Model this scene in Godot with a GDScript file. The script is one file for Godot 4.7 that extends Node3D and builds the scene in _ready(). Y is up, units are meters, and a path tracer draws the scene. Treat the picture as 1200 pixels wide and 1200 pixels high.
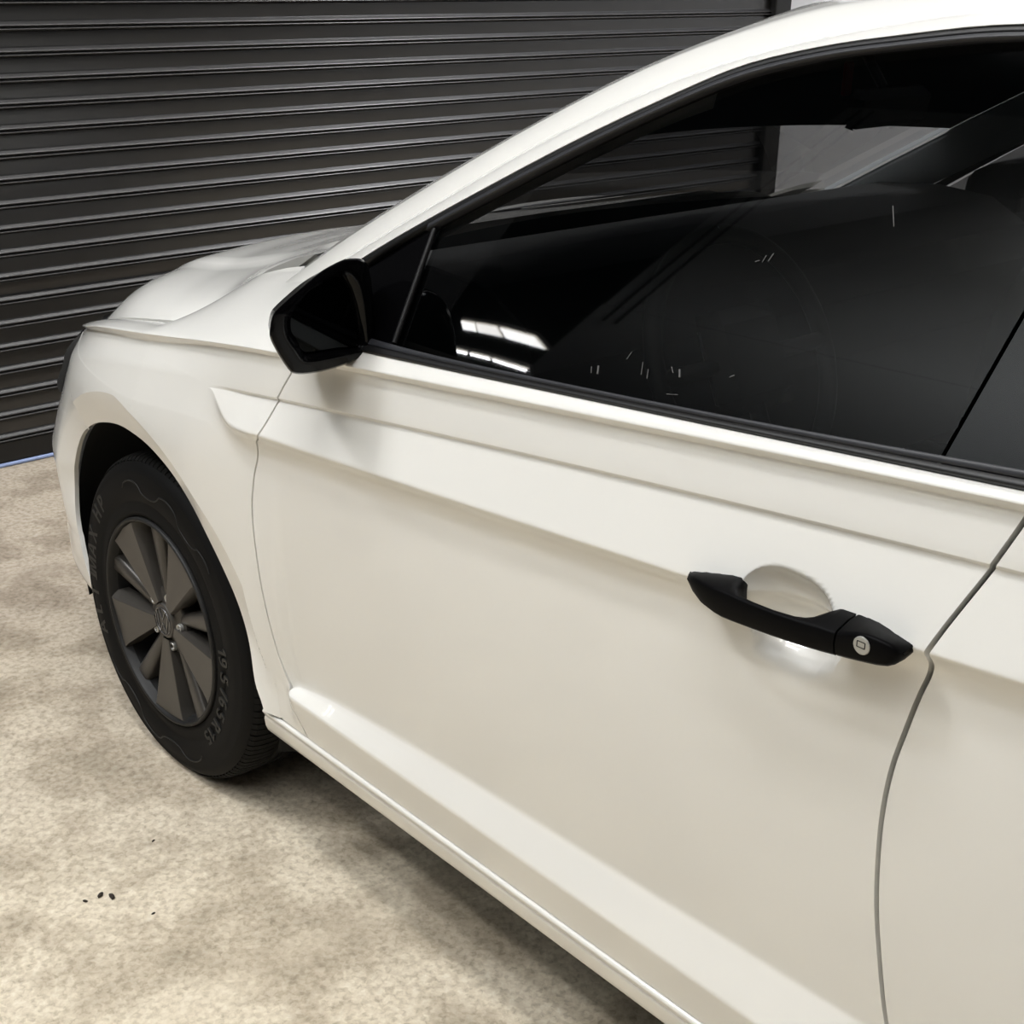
extends Node3D

# ---------------------------------------------------------------- mesh helper
class MB:
	var v := PackedVector3Array()
	var n := PackedVector3Array()
	var uv := PackedVector2Array()
	var col := PackedColorArray()
	var id := PackedInt32Array()

	func tri(a: int, b: int, c: int) -> void:
		var g: Vector3 = (v[c] - v[a]).cross(v[b] - v[a])
		if g.length_squared() < 1e-18:
			return
		if g.dot(n[a] + n[b] + n[c]) < 0.0:
			id.append_array(PackedInt32Array([a, c, b]))
		else:
			id.append_array(PackedInt32Array([a, b, c]))

	# rows of points; normals from neighbours; hint = direction the surface looks (ZERO: away from the centroid)
	func grid(P: Array, hint := Vector3.ZERO, wrap := false) -> void:
		var R: int = P.size()
		var Cn: int = P[0].size()
		var base: int = v.size()
		var cen := Vector3.ZERO
		for i in R:
			for j in Cn:
				cen += P[i][j]
		cen /= float(R * Cn)
		var nn := PackedVector3Array()
		var s := 0.0
		for i in R:
			for j in Cn:
				var du := Vector3.ZERO
				var dv := Vector3.ZERO
				for k in range(1, 4):
					if wrap:
						du = P[i][(j + k) % (Cn - 1)] - P[i][(j - k + 3 * (Cn - 1)) % (Cn - 1)]
					else:
						du = P[i][mini(j + k, Cn - 1)] - P[i][maxi(j - k, 0)]
					if du.length_squared() > 1e-12:
						break
				for k in range(1, 4):
					dv = P[mini(i + k, R - 1)][j] - P[maxi(i - k, 0)][j]
					if dv.length_squared() > 1e-12:
						break
				var c: Vector3 = du.cross(dv).normalized()
				nn.append(c)
				s += c.dot(hint if hint != Vector3.ZERO else (P[i][j] - cen).normalized())
		var sg: float = 1.0 if s >= 0.0 else -1.0
		for i in R:
			for j in Cn:
				v.append(P[i][j])
				n.append(nn[i * Cn + j] * sg)
				uv.append(Vector2(float(j) / maxf(1.0, Cn - 1), float(i) / maxf(1.0, R - 1)))
		for i in R - 1:
			for j in Cn - 1:
				var a: int = base + i * Cn + j
				tri(a, a + 1, a + Cn)
				tri(a + 1, a + Cn + 1, a + Cn)

	func strip(line: PackedVector3Array, off: Vector3, hint: Vector3) -> void:
		var b := PackedVector3Array()
		for p in line:
			b.append(p + off)
		grid([line, b], hint)

	# flat-faced polygon loop
	func face(loop: PackedVector3Array, nor: Vector3) -> void:
		var q: Basis = Basis.looking_at(-nor, Vector3.UP if absf(nor.y) < 0.9 else Vector3.RIGHT)
		var p2 := PackedVector2Array()
		for p in loop:
			p2.append(Vector2(p.dot(q.x), p.dot(q.y)))
		var t := Geometry2D.triangulate_polygon(p2)
		var base: int = v.size()
		for i in loop.size():
			v.append(loop[i])
			n.append(nor)
			uv.append(p2[i])
		for k in range(0, t.size(), 3):
			tri(base + t[k], base + t[k + 1], base + t[k + 2])

	# polygon pushed along off, flat sides, chamfered front edge
	func slab(loop: PackedVector3Array, off: Vector3, bevel := 0.0, back := true) -> void:
		var cen := Vector3.ZERO
		for p in loop:
			cen += p
		cen /= float(loop.size())
		var f := PackedVector3Array()
		for p in loop:
			var d: Vector3 = cen - p
			f.append(p + d.normalized() * bevel)
		var nor := -off.normalized()
		face(f, nor)
		var N: int = loop.size()
		for i in N:
			var a: Vector3 = loop[i]
			var b: Vector3 = loop[(i + 1) % N]
			var dn: Vector3 = nor * bevel * 0.7
			var out: Vector3 = ((a + b) * 0.5 - cen).normalized()
			if bevel > 0.0:
				quad(f[i], f[(i + 1) % N], b - dn, a - dn, (out + nor).normalized())
			quad(a - dn, b - dn, b + off, a + off, out)
		if back:
			var g := PackedVector3Array()
			for p in loop:
				g.append(p + off)
			face(g, -nor)

	func quad(a: Vector3, b: Vector3, c: Vector3, d: Vector3, hint: Vector3) -> void:
		var g: Vector3 = (c - a).cross(d - b).normalized()
		if g.dot(hint) < 0.0:
			g = -g
		var base: int = v.size()
		for p in [a, b, c, d]:
			v.append(p)
			n.append(g)
			uv.append(Vector2.ZERO)
		tri(base, base + 1, base + 2)
		tri(base, base + 2, base + 3)

	# closed loops joined
	func loft(L: Array, caps := true) -> void:
		var rows := []
		for l in L:
			var q: PackedVector3Array = l.duplicate()
			q.append(l[0])
			rows.append(q)
		grid(rows, Vector3.ZERO, true)
		if caps:
			for e in [0, L.size() - 1]:
				var cen := Vector3.ZERO
				for p in L[e]:
					cen += p
				cen /= float(L[e].size())
				var oth := Vector3.ZERO
				var o: int = 1 if e == 0 else L.size() - 2
				for p in L[o]:
					oth += p
				oth /= float(L[o].size())
				var nor: Vector3 = (cen - oth).normalized() if cen.distance_to(oth) > 1e-5 else Vector3.UP
				var base: int = v.size()
				v.append(cen)
				n.append(nor)
				uv.append(Vector2.ZERO)
				for p in L[e]:
					v.append(p)
					n.append(nor)
					uv.append(Vector2.ZERO)
				var N: int = L[e].size()
				for i in N:
					tri(base, base + 1 + i, base + 1 + (i + 1) % N)

	# box with small chamfers
	func box(c: Vector3, s: Vector3, b := 0.003, basis := Basis.IDENTITY) -> void:
		var L := []
		var h := s * 0.5
		b = minf(b, minf(h.x, minf(h.y, h.z)) * 0.9)
		for e in [[-h.y, b], [-h.y + b, 0.0], [h.y - b, 0.0], [h.y, b]]:
			var q := PackedVector3Array()
			var X: float = h.x - e[1]
			var Z: float = h.z - e[1]
			for p in [[X - b, Z], [X, Z - b], [X, -Z + b], [X - b, -Z], [-X + b, -Z], [-X, -Z + b], [-X, Z - b], [-X + b, Z]]:
				q.append(c + basis * Vector3(p[0], e[0], p[1]))
			L.append(q)
		for i in 3:
			for k in 8:
				var m: int = (k + 1) % 8
				quad(L[i][k], L[i][m], L[i + 1][m], L[i + 1][k], (L[i][k] + L[i + 1][m]) * 0.5 - c)
		face(L[0], basis * Vector3.DOWN)
		face(L[3], basis * Vector3.UP)

	# profile of Vector2(radius, z) turned about the z axis through c
	func lathe(prof: Array, c: Vector3, seg := 96, flat_at := -1.0) -> void:
		var rows := []
		for p in prof:
			var q := PackedVector3Array()
			for k in seg + 1:
				var a: float = TAU * float(k % seg) / seg
				var w := c + Vector3(cos(a) * p.x, sin(a) * p.x, p.y)
				if flat_at >= 0.0:
					w.y = maxf(w.y, flat_at)
				q.append(w)
			rows.append(q)
		# orientation: profile runs so that (dr, dz) turned right is outside
		grid(rows, Vector3.ZERO, true)

	func tube(pts: PackedVector3Array, rad: float, seg := 8) -> void:
		var L := []
		for i in pts.size():
			var d: Vector3 = (pts[mini(i + 1, pts.size() - 1)] - pts[maxi(i - 1, 0)]).normalized()
			var a: Vector3 = d.cross(Vector3.UP if absf(d.y) < 0.95 else Vector3.RIGHT).normalized()
			var b: Vector3 = d.cross(a)
			var q := PackedVector3Array()
			for k in seg:
				q.append(pts[i] + (a * cos(TAU * k / seg) + b * sin(TAU * k / seg)) * rad)
			L.append(q)
		loft(L)

	func mesh() -> ArrayMesh:
		var arr := []
		arr.resize(Mesh.ARRAY_MAX)
		arr[Mesh.ARRAY_VERTEX] = v
		arr[Mesh.ARRAY_NORMAL] = n
		arr[Mesh.ARRAY_TEX_UV] = uv
		arr[Mesh.ARRAY_INDEX] = id
		if col.size() == v.size():
			arr[Mesh.ARRAY_COLOR] = col
		var m := ArrayMesh.new()
		m.add_surface_from_arrays(Mesh.PRIMITIVE_TRIANGLES, arr)
		return m


# ---------------------------------------------------------------- nodes
var M := {}

func mat(key: String, c: Color, rough := 0.5, metal := 0.0) -> StandardMaterial3D:
	var m := StandardMaterial3D.new()
	m.resource_name = key
	m.albedo_color = c
	m.roughness = rough
	m.metallic = metal
	m.cull_mode = BaseMaterial3D.CULL_DISABLED
	M[key] = m
	return m

func part(called: String, mesh: Mesh, m: Material, parent: Node3D, label := "") -> MeshInstance3D:
	var o := MeshInstance3D.new()
	o.name = called
	o.mesh = mesh
	o.material_override = m
	parent.add_child(o, true)
	if label:
		o.set_meta("label", label)
	return o

func thing(called: String, label: String, category: String, at := Vector3.ZERO, group := "") -> Node3D:
	var o := Node3D.new()
	o.name = called
	o.position = at
	add_child(o, true)
	o.set_meta("label", label)
	o.set_meta("category", category)
	if group:
		o.set_meta("group", group)
	return o

func structure(called: String, mesh: Mesh, m: Material, label: String, category: String) -> MeshInstance3D:
	var o := part(called, mesh, m, self, label)
	o.set_meta("category", category)
	o.set_meta("kind", "structure")
	return o

# ---------------------------------------------------------------- curves
func cub(a: Array, x: float) -> float:
	# smooth curve through Vector2(x, value), x rising
	var N: int = a.size()
	if x <= a[0].x:
		return a[0].y + (x - a[0].x) * (a[1].y - a[0].y) / (a[1].x - a[0].x)
	if x >= a[N - 1].x:
		return a[N - 1].y + (x - a[N - 1].x) * (a[N - 1].y - a[N - 2].y) / (a[N - 1].x - a[N - 2].x)
	var i := 0
	while a[i + 1].x < x:
		i += 1
	var h: float = a[i + 1].x - a[i].x
	var s: float = (a[i + 1].y - a[i].y) / h
	var m0: float = s if i == 0 else (a[i + 1].y - a[i - 1].y) / (a[i + 1].x - a[i - 1].x)
	var m1: float = s if i == N - 2 else (a[i + 2].y - a[i].y) / (a[i + 2].x - a[i].x)
	var t: float = (x - a[i].x) / h
	var t2 := t * t
	var t3 := t2 * t
	return (2 * t3 - 3 * t2 + 1) * a[i].y + (t3 - 2 * t2 + t) * h * m0 + (-2 * t3 + 3 * t2) * a[i + 1].y + (t3 - t2) * h * m1

func cub3(a: Array, x: float) -> Vector3:
	# Vector3(x, y, z) control points, x rising
	var Y := []
	var Z := []
	for p in a:
		Y.append(Vector2(p.x, p.y))
		Z.append(Vector2(p.x, p.z))
	return Vector3(x, cub(Y, x), cub(Z, x))

func crom(a: Array, t: float) -> Vector3:
	# Catmull-Rom through points by index parameter
	var N: int = a.size()
	var i: int = clampi(int(floor(t)), 0, N - 2)
	var f: float = t - i
	var p1: Vector3 = a[i]
	var p2: Vector3 = a[i + 1]
	return p1.cubic_interpolate(p2, a[maxi(i - 1, 0)], a[mini(i + 2, N - 1)], f)

func ss(a: float, b: float, x: float) -> float:
	return smoothstep(a, b, x) if a < b else 1.0 - smoothstep(b, a, x)

# ---------------------------------------------------------------- the side of the car: x to the tail, y up, z out; front axle at x = 0
var GAP_FRONT := [Vector2(.285, .503), Vector2(.317, .490), Vector2(.356, .466), Vector2(.372, .460), Vector2(.42, .439), Vector2(.491, .419), Vector2(.55, .408), Vector2(.655, .399), Vector2(.714, .407), Vector2(.744, .417), Vector2(.779, .431), Vector2(.790, .445), Vector2(.798, .453), Vector2(.812, .460), Vector2(.83, .466), Vector2(.856, .475), Vector2(.907, .509), Vector2(.97, .545)]
var GAP_REAR := [Vector2(.285, 1.605), Vector2(.40, 1.572), Vector2(.463, 1.555), Vector2(.534, 1.543), Vector2(.59, 1.535), Vector2(.647, 1.531), Vector2(.703, 1.530), Vector2(.755, 1.534), Vector2(.797, 1.542), Vector2(.84, 1.551), Vector2(.877, 1.562), Vector2(.895, 1.562), Vector2(.988, 1.599), Vector2(1.039, 1.618), Vector2(1.075, 1.628)]
var Y_TIP := [Vector2(.27, .8225), Vector2(.29, .822), Vector2(.316, .809), Vector2(.349, .796), Vector2(.375, .7925), Vector2(.405, .793), Vector2(.437, .7957)]
var Y_LOW := [Vector2(.42, .362), Vector2(.45, .371), Vector2(.488, .381), Vector2(.544, .390), Vector2(.619, .397), Vector2(.76, .405), Vector2(.9, .411), Vector2(1.1, .417), Vector2(1.5, .430), Vector2(2.2, .44)]
var WHITE_LOW := [Vector3(.44, .990, .785), Vector3(.50, 1.024, .780), Vector3(.574, 1.068, .769), Vector3(.655, 1.114, .757), Vector3(.798, 1.191, .732), Vector3(.920, 1.256, .705), Vector3(1.03, 1.310, .680), Vector3(1.118, 1.349, .662), Vector3(1.204, 1.372, .655), Vector3(1.286, 1.387, .652), Vector3(1.434, 1.406, .649), Vector3(1.8, 1.415, .642), Vector3(2.2, 1.385, .650), Vector3(2.6, 1.28, .69), Vector3(2.9, 1.12, .77)]
var GLASS_TOP := [Vector3(.44, .955, .79), Vector3(.55, 1.025, .782), Vector3(.621, 1.070, .775), Vector3(.706, 1.121, .759), Vector3(.810, 1.177, .742), Vector3(.929, 1.241, .713), Vector3(1.038, 1.296, .688), Vector3(1.127, 1.334, .671), Vector3(1.212, 1.358, .663), Vector3(1.293, 1.373, .659), Vector3(1.441, 1.391, .656), Vector3(1.8, 1.398, .650), Vector3(2.2, 1.365, .660), Vector3(2.5, 1.27, .70), Vector3(2.75, 1.13, .77)]
var RAIL_LINE := [Vector3(.36, .975, .750), Vector3(.501, 1.056, .742), Vector3(.667, 1.150, .718), Vector3(.846, 1.250, .684), Vector3(1.002, 1.323, .653), Vector3(1.13, 1.365, .636), Vector3(1.265, 1.398, .626), Vector3(1.415, 1.421, .619), Vector3(1.8, 1.438, .612), Vector3(2.3, 1.41, .62), Vector3(2.7, 1.29, .66), Vector3(3.05, 1.10, .72)]
var RAIL_TOP := [Vector3(.27, .984, .684), Vector3(.412, 1.066, .678), Vector3(.575, 1.156, .662), Vector3(.745, 1.246, .638), Vector3(.90, 1.325, .606), Vector3(1.045, 1.383, .580), Vector3(1.180, 1.419, .568), Vector3(1.4, 1.440, .560), Vector3(1.8, 1.455, .556), Vector3(2.3, 1.43, .56), Vector3(2.75, 1.31, .60), Vector3(3.15, 1.09, .66)]
# top edge of the front wing against the bonnet and the windscreen pillar, with the shoulder x it belongs to
var WING_TOP := [Vector3(-.43, .760, .700), Vector3(-.27, .805, .738), Vector3(-.15, .829, .752), Vector3(-.07, .843, .755), Vector3(-.001, .854, .750), Vector3(.032, .867, .73), Vector3(.048, .890, .70), Vector3(.06, .910, .68), Vector3(.082, .931, .665), Vector3(.14, .957, .66), Vector3(.27, .990, .675), Vector3(.38, 1.012, .715), Vector3(.50, 1.005, .785)]
var WING_SX := [-.40, -.26, -.15, -.07, .0, .04, .08, .12, .17, .24, .33, .43, .525]
var ARCH_IN := [Vector2(-1, .388), Vector2(1, .383), Vector2(6, .364), Vector2(17, .350), Vector2(27, .344), Vector2(43, .350), Vector2(56, .359), Vector2(66, .365), Vector2(75, .369), Vector2(84, .373), Vector2(95, .376), Vector2(110, .380), Vector2(126, .393), Vector2(134, .402), Vector2(143, .405), Vector2(150, .403), Vector2(157, .397), Vector2(166, .374), Vector2(174, .338), Vector2(181, .312)]
var ARCH_OUT := [Vector2(-2, .425), Vector2(2, .420), Vector2(10, .419), Vector2(18, .419), Vector2(26, .421), Vector2(39, .430), Vector2(48, .437), Vector2(55, .441), Vector2(63, .443), Vector2(73, .442), Vector2(82, .440), Vector2(92, .438), Vector2(107, .438), Vector2(118, .442), Vector2(127, .448)]
const AXLE := Vector3(0, .303, 0)

func plan_cut(x: float, y: float) -> float:
	var q := maxf(0.0, lerpf(-.12, .05, clampf((y - .5) / .25, 0, 1)) - x)
	var t := maxf(0.0, x - 2.9)
	return .055 * q + .8 * q * q * q + .55 * t * t

func xx(x: float) -> float:
	return minf(x, 1.75) + maxf(0.0, x - 1.75) * .25

func y_shoulder(x: float) -> float:
	x = xx(x)
	return (((-.0095 * x + .0409) * x - .0672) * x + .1547) * x + .8627 - .0070 * ss(.45, .10, x) - .010 * ss(-.12, -.40, x)

func y_spear(x: float) -> float:
	x = xx(x)
	return (-.0113 * x + .1372) * x + .7915 if x > .27 else .8277 - (.27 - x) * .02

func y_crease(x: float) -> float:
	x = xx(x)
	if x < .285:
		return y_spear(x) - .0065
	return cub(Y_TIP, x) if x < .437 else (.0057 * x + .0747) * x + .7630

func y_seal(x: float) -> float:
	x = xx(x)
	return (.0021 * x + .0871) * x + .9052

func y_belt(x: float) -> float:
	x = xx(x)
	return (.0232 * x + .0396) * x + .9439

func side_keys(x: float) -> PackedFloat32Array:
	var g := y_shoulder(x)
	var a := y_spear(x)
	var c := y_crease(x)
	var l := cub(Y_LOW, maxf(x, .42))
	var k := PackedFloat32Array([y_seal(x), g + .0055, g, g - .0025, g - .0105, a + .0028, a - .0028, c + .003, c, c - .003, c - .02, c - .05, .66, .56, .47, l + .008, l, l - .006, .366, .361, .355, .30, .294])
	if x < .27:
		var w := ss(.27, -.02, x)
		var f := [0, 0, 0, .04, .15, .30, .44, .56, .64, .70, .82, 1.0]
		for i in range(3, 12):
			k[i] = lerpf(k[i], lerpf(g, .748, f[i]), w)
	return k

func side_depths(x: float) -> PackedFloat32Array:
	var L := ss(.452, .475, x)
	return PackedFloat32Array([.848, .8575, .862, .8605, .8530, .8628, .8585, .8855, .886, .8845, .871, .8675, 0, 0, 0, lerpf(.857, .8475, L), lerpf(.8568, .847, L), lerpf(.8565, .8485, L), lerpf(.8555, .867, L), lerpf(.855, .868, L), lerpf(.8548, .867, L), .854, .853])

func undercut(k: PackedFloat32Array, y: float) -> float:
	var t: float = (y - k[11]) / (k[9] - k[11])
	return .8675 + .0172 * pow(t, 2.4)

func side_z(x: float, y: float) -> float:
	var k := side_keys(x)
	var d := side_depths(x)
	var z := d[22]
	var A := ss(.275, .40, x)
	if A < .999 and y < k[4] and y > k[11]:
		var t: float = (k[4] - y) / (k[4] - k[11])
		var z0 := .8530 + .0145 * t
		z = z0
		if A > 0.0:
			if y < k[9]:
				z = lerpf(z0, undercut(k, y), A)
			else:
				for i in range(4, 9):
					if y > k[i] or y < k[i + 1]:
						continue
					z = lerpf(z0, lerpf(d[i + 1], d[i], (y - k[i + 1]) / maxf(1e-5, k[i] - k[i + 1])), A)
					break
	elif y >= k[0]:
		z = d[0]
	elif y > k[22]:
		if y < k[9] and y > k[11]:
			z = undercut(k, y)
		elif y < k[11] and y > k[15]:
			var t: float = (y - k[15]) / (k[11] - k[15])
			z = lerpf(d[15], d[11], t) + .0072 * 4.0 * t * (1.0 - t)
		else:
			for i in 22:
				if y <= k[i] and y >= k[i + 1]:
					z = lerpf(d[i + 1], d[i], (y - k[i + 1]) / maxf(1e-5, k[i] - k[i + 1]))
					break
	if x < .42:
		z += .019 * ss(.42, .22, x) * ss(-.52, .06, x) * ss(y_shoulder(x) - .02, .70, y) * ss(.30, .42, y)
		z -= .011 * ss(.45, .10, x) * ss(y_shoulder(x) - .06, y_shoulder(x) - .01, y)
	return z - plan_cut(x, y)

func glass_z(x: float, y: float) -> float:
	var dy := y - y_belt(x)
	var f := maxf(0.0, (.9 - x) / .5)
	return .838 - .5 * dy - .08 * dy * absf(dy) - .05 * f * f

func bowl(x: float, y: float) -> float:
	var e := pow(pow(absf(x - 1.407) / .060, 2.5) + pow(absf(y - .863) / .050, 2.5), .4)
	return .034 * pow(maxf(0.0, 1.0 - pow(e, 2.6)), 1.0)

const CAM_AT := Vector3(2.111339, 1.456842, 1.878662)
const YAW := -0.836203
const PIT := -0.386628
const ROL := 0.019046
const FOCAL := 1602.737
const COUNTS := [3, 3, 2, 4, 4, 4, 24, 2, 2, 12, 8, 12, 6, 5, 2, 2, 2, 4, 2, 2, 4, 1]

# one body-side panel between two gap curves; rows follow the feature lines
func side_panel(fx: Callable, rx: Callable, nx: int, sg: float, k_from: int, k_to: int, with_bowl: bool, coarse := false) -> ArrayMesh:
	var P := []
	for k in range(k_from, k_to):
		var cnt: int = 1 if coarse and k != 11 and k != 12 and k != 13 else int(COUNTS[k])
		for c in range(cnt + (1 if k == k_to - 1 else 0)):
			var t: float = float(c) / cnt
			var row := PackedVector3Array()
			for j in nx + 1:
				var s: float = float(j) / nx
				if with_bowl:
					# finer columns round the handle recess
					if s < .33:
						s = s / .33 * .785
					elif s < .9:
						s = lerpf(.785, .945, (s - .33) / .57)
					else:
						s = lerpf(.945, 1.0, (s - .9) / .1)
				var y := .7
				var x := 1.0
				for it in 4:
					x = lerpf(fx.call(y), rx.call(y), s)
					var ky := side_keys(x)
					y = lerpf(ky[k], ky[k + 1], t)
				var z := side_z(x, y)
				if with_bowl and x > 1.33 and x < 1.48 and y > .80 and y < .92:
					z -= bowl(x, y)
				row.append(Vector3(x, y, z * sg))
			P.append(row)
	var mb := MB.new()
	mb.grid(P, Vector3(0, 0, sg))
	if k_from == 0:
		var inr := PackedVector3Array()
		for p in P[0]:
			inr.append(p + Vector3(0, .002, -.03 * sg))
		mb.grid([P[0], inr], Vector3.UP)
	var lft := PackedVector3Array()
	var rgt := PackedVector3Array()
	for row in P:
		lft.append(row[0])
		rgt.append(row[row.size() - 1])
	var dz := Vector3(0, 0, -.018 * sg)
	mb.strip(lft, dz, Vector3.LEFT)
	mb.strip(rgt, dz, Vector3.RIGHT)
	mb.strip(P[P.size() - 1], dz, Vector3.DOWN)
	return mb.mesh()

func arch_point(tab: Array, deg: float) -> Vector2:
	var rr := cub(tab, deg)
	return Vector2(rr * cos(deg_to_rad(deg)), AXLE.y + rr * sin(deg_to_rad(deg)))

func front_wing(sg: float) -> ArrayMesh:
	var mb := MB.new()
	var NX := 110
	var fx := func(y: float) -> float: return lerpf(-.395, -.435, clampf((.79 - y) / .05, 0, 1))
	var rx := func(y: float) -> float: return cub(GAP_FRONT, y) - .002
	# upper body down to the row above the arch
	var P := []
	var top := PackedVector3Array()
	var shoulder := PackedVector3Array()
	for k in range(2, 11):
		var cnt: int = int(COUNTS[k])
		for c in range(cnt + (1 if k == 10 else 0)):
			var row := PackedVector3Array()
			for j in NX + 1:
				var s: float = float(j) / NX
				var y := .8
				var x := 0.0
				for it in 4:
					x = lerpf(fx.call(y), rx.call(y), s)
					var ky := side_keys(x)
					y = lerpf(ky[k], ky[k + 1], float(c) / cnt)
				row.append(Vector3(x, y, side_z(x, y)))
			P.append(row)
	# the flank, ruled between the last row and the flare edge
	var last: PackedVector3Array = P[P.size() - 1]
	var foot := PackedVector2Array()
	for j in NX + 1:
		var s: float = float(j) / NX
		if s < .93:
			foot.append(arch_point(ARCH_OUT, lerpf(126, -1.0, pow(s / .93, .92))))
		else:
			foot.append(arch_point(ARCH_OUT, -1.0).lerp(Vector2(cub(GAP_FRONT, .294) - .002, .294), (s - .93) / .07))
	var NV := 34
	for i in range(1, NV + 1):
		var t: float = float(i) / NV
		var row := PackedVector3Array()
		for j in NX + 1:
			var s: float = float(j) / NX
			var x := lerpf(last[j].x, foot[j].x, t)
			var y := lerpf(last[j].y, foot[j].y, t)
			var e := ss(.80, 1.0, s)
			var xe := lerpf(last[NX].x, foot[NX].x, t)
			var ye := lerpf(last[NX].y, foot[NX].y, t)
			x += e * (cub(GAP_FRONT, ye) - .002 - xe)
			row.append(Vector3(x, y, side_z(x, y)))
		P.append(row)
	# top of the wing
	var T := []
	var NT := 12
	for i in NT + 1:
		var t: float = float(i) / NT
		var row := PackedVector3Array()
		for j in NX + 1:
			var b: Vector3 = P[0][j]
			var u := 0.0
			for q in WING_SX.size() - 1:
				if b.x >= WING_SX[q]:
					u = q + (b.x - WING_SX[q]) / (WING_SX[q + 1] - WING_SX[q])
			var a := crom(WING_TOP, clampf(u, 0, WING_SX.size() - 1))
			var p := a.lerp(b, t)
			p.y += .006 * 4.0 * t * (1.0 - t) * clampf((b.z - a.z) / .08, 0, 1)
			row.append(p)
		T.append(row)
	T.append_array(P.slice(1))
	# flare ring down to the lip of the arch
	var R := []
	for i in 7:
		var t: float = [0.0, .05, .12, .3, .6, .94, 1.0][i]
		var row := PackedVector3Array()
		for j in 91:
			var deg := lerpf(126, -1.0, float(j) / 90)
			var fade := ss(2, 32, deg)
			var o := arch_point(ARCH_OUT, deg)
			var inn := arch_point(ARCH_IN, deg)
			var q := o.lerp(inn, t)
			var zo := side_z(o.x, o.y)
			row.append(Vector3(q.x, q.y, lerpf(lerpf(zo, .864, t), side_z(q.x, q.y) - .024 * t, fade)))
		R.append(row)
	for S in [T, R]:
		for row in S:
			for j in row.size():
				row[j].z *= sg
	mb.grid(T, Vector3(0, .3, sg))
	mb.grid(R, Vector3(0, 0, sg))
	mb.strip(R[6], Vector3(0, 0, -.009 * sg), Vector3.DOWN)
	var lft := PackedVector3Array()
	var rgt := PackedVector3Array()
	for row in T:
		lft.append(row[0])
		rgt.append(row[NX])
	mb.strip(rgt, Vector3(0, 0, -.018 * sg), Vector3.RIGHT)
	mb.strip(lft, Vector3(.01, 0, -.02 * sg), Vector3.LEFT)
	mb.strip(T[0], Vector3(0, -.02, 0), Vector3(0, 0, -sg))
	mb.strip(T[T.size() - 1], Vector3(0, 0, -.02 * sg), Vector3.DOWN)
	return mb.mesh()

# plan outline of the nose: from the flank round the corner to the middle
func nose(y: float, x0: float, s: float, push := 0.0) -> Vector3:
	var xe := -.66
	var ze := side_z(xe, y)
	var front := -.86 + .10 * clampf((y - .5) / .25, 0, 1)
	if s < .5:
		var x := lerpf(x0, xe, s * 2.0)
		return Vector3(x, y, side_z(x, y) + push)
	var t := (s - .5) * 2.0
	var a := Vector2(xe, ze)
	var d := Vector2(front, 0)
	var b := a + Vector2(-.10, -.14)
	var c := d + Vector2(0, .35)
	var p := a.bezier_interpolate(b, c, d, t)
	return Vector3(p.x - push, y, p.y + push * (1.0 - t))

func flare_cut(p: Vector3) -> float:
	# the flare round the wheel opening runs on into the bumper
	var d := Vector2(p.x, p.y - AXLE.y)
	var inner := cub(ARCH_IN, clampf(rad_to_deg(d.angle()) if d.y > 0.0 else 181.0, 0.0, 181.0))
	return .024 * clampf(1.0 - (d.length() - inner) / .066, 0, 1)

func bumper() -> ArrayMesh:
	var mb := MB.new()
	for sg in [1.0, -1.0]:
		var P := []
		for i in 41:
			var t: float = float(i) / 40
			var y := lerpf(.618, .229, t)
			var x0 := -.2
			# front edge of the opening
			var lo := 120.0
			var hi := 190.0
			for it in 30:
				var mid := (lo + hi) * .5
				if arch_point(ARCH_IN, mid).y > y:
					lo = mid
				else:
					hi = mid
			x0 = arch_point(ARCH_IN, lo).x
			var row := PackedVector3Array()
			for j in 49:
				var p := nose(y, x0, pow(float(j) / 48, 1.4))
				p.z -= flare_cut(p) * ss(.30, .50, y)
				p.z *= sg
				if t > .88:
					p.z -= sg * .02 * pow((t - .88) / .12, 2.0)
				row.append(p)
			P.append(row)
		mb.grid(P, Vector3(-.6, 0, sg))
		var l := PackedVector3Array()
		for row in P:
			l.append(row[0])
		mb.strip(l, Vector3(0, 0, -.009 * sg), Vector3.RIGHT)
		mb.strip(P[40], Vector3(.02, .0, -.06 * sg), Vector3.DOWN)
		# triangular upper corner between lamp, wing and arch
		var Q := []
		for i in 9:
			var t: float = float(i) / 8
			var row := PackedVector3Array()
			for j in 17:
				var s: float = float(j) / 16
				var a := Vector2(-.229, .616).lerp(Vector2(-.47, .616), s)
				var b := Vector2(-.268, .664).lerp(Vector2(-.455, .756), s)
				var q := a.lerp(b, t)
				row.append(Vector3(q.x, q.y, (side_z(q.x, q.y) - .001 - flare_cut(Vector3(q.x, q.y, 0))) * sg))
			Q.append(row)
		mb.grid(Q, Vector3(-.3, 0, sg))
	return mb.mesh()

func headlamp(sg: float) -> ArrayMesh:
	var mb := MB.new()
	var P := []
	for i in 13:
		var t: float = float(i) / 12
		var y := lerpf(.738, .625, t)
		var row := PackedVector3Array()
		for j in 21:
			var s: float = float(j) / 20
			y = minf(y, lerpf(.738, .690, s))
			var p := nose(y, -.458, s * .78, .004 + .012 * sin(PI * t) + .004 * sin(PI * t * 3.0))
			p.z *= sg
			row.append(p)
		P.append(row)
	mb.grid(P, Vector3(-.6, 0, sg))
	var l := PackedVector3Array()
	for row in P:
		l.append(row[0])
	mb.strip(l, Vector3(0, 0, -.03 * sg), Vector3.RIGHT)
	mb.strip(P[0], Vector3(.02, 0, -.03 * sg), Vector3.UP)
	return mb.mesh()

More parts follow.
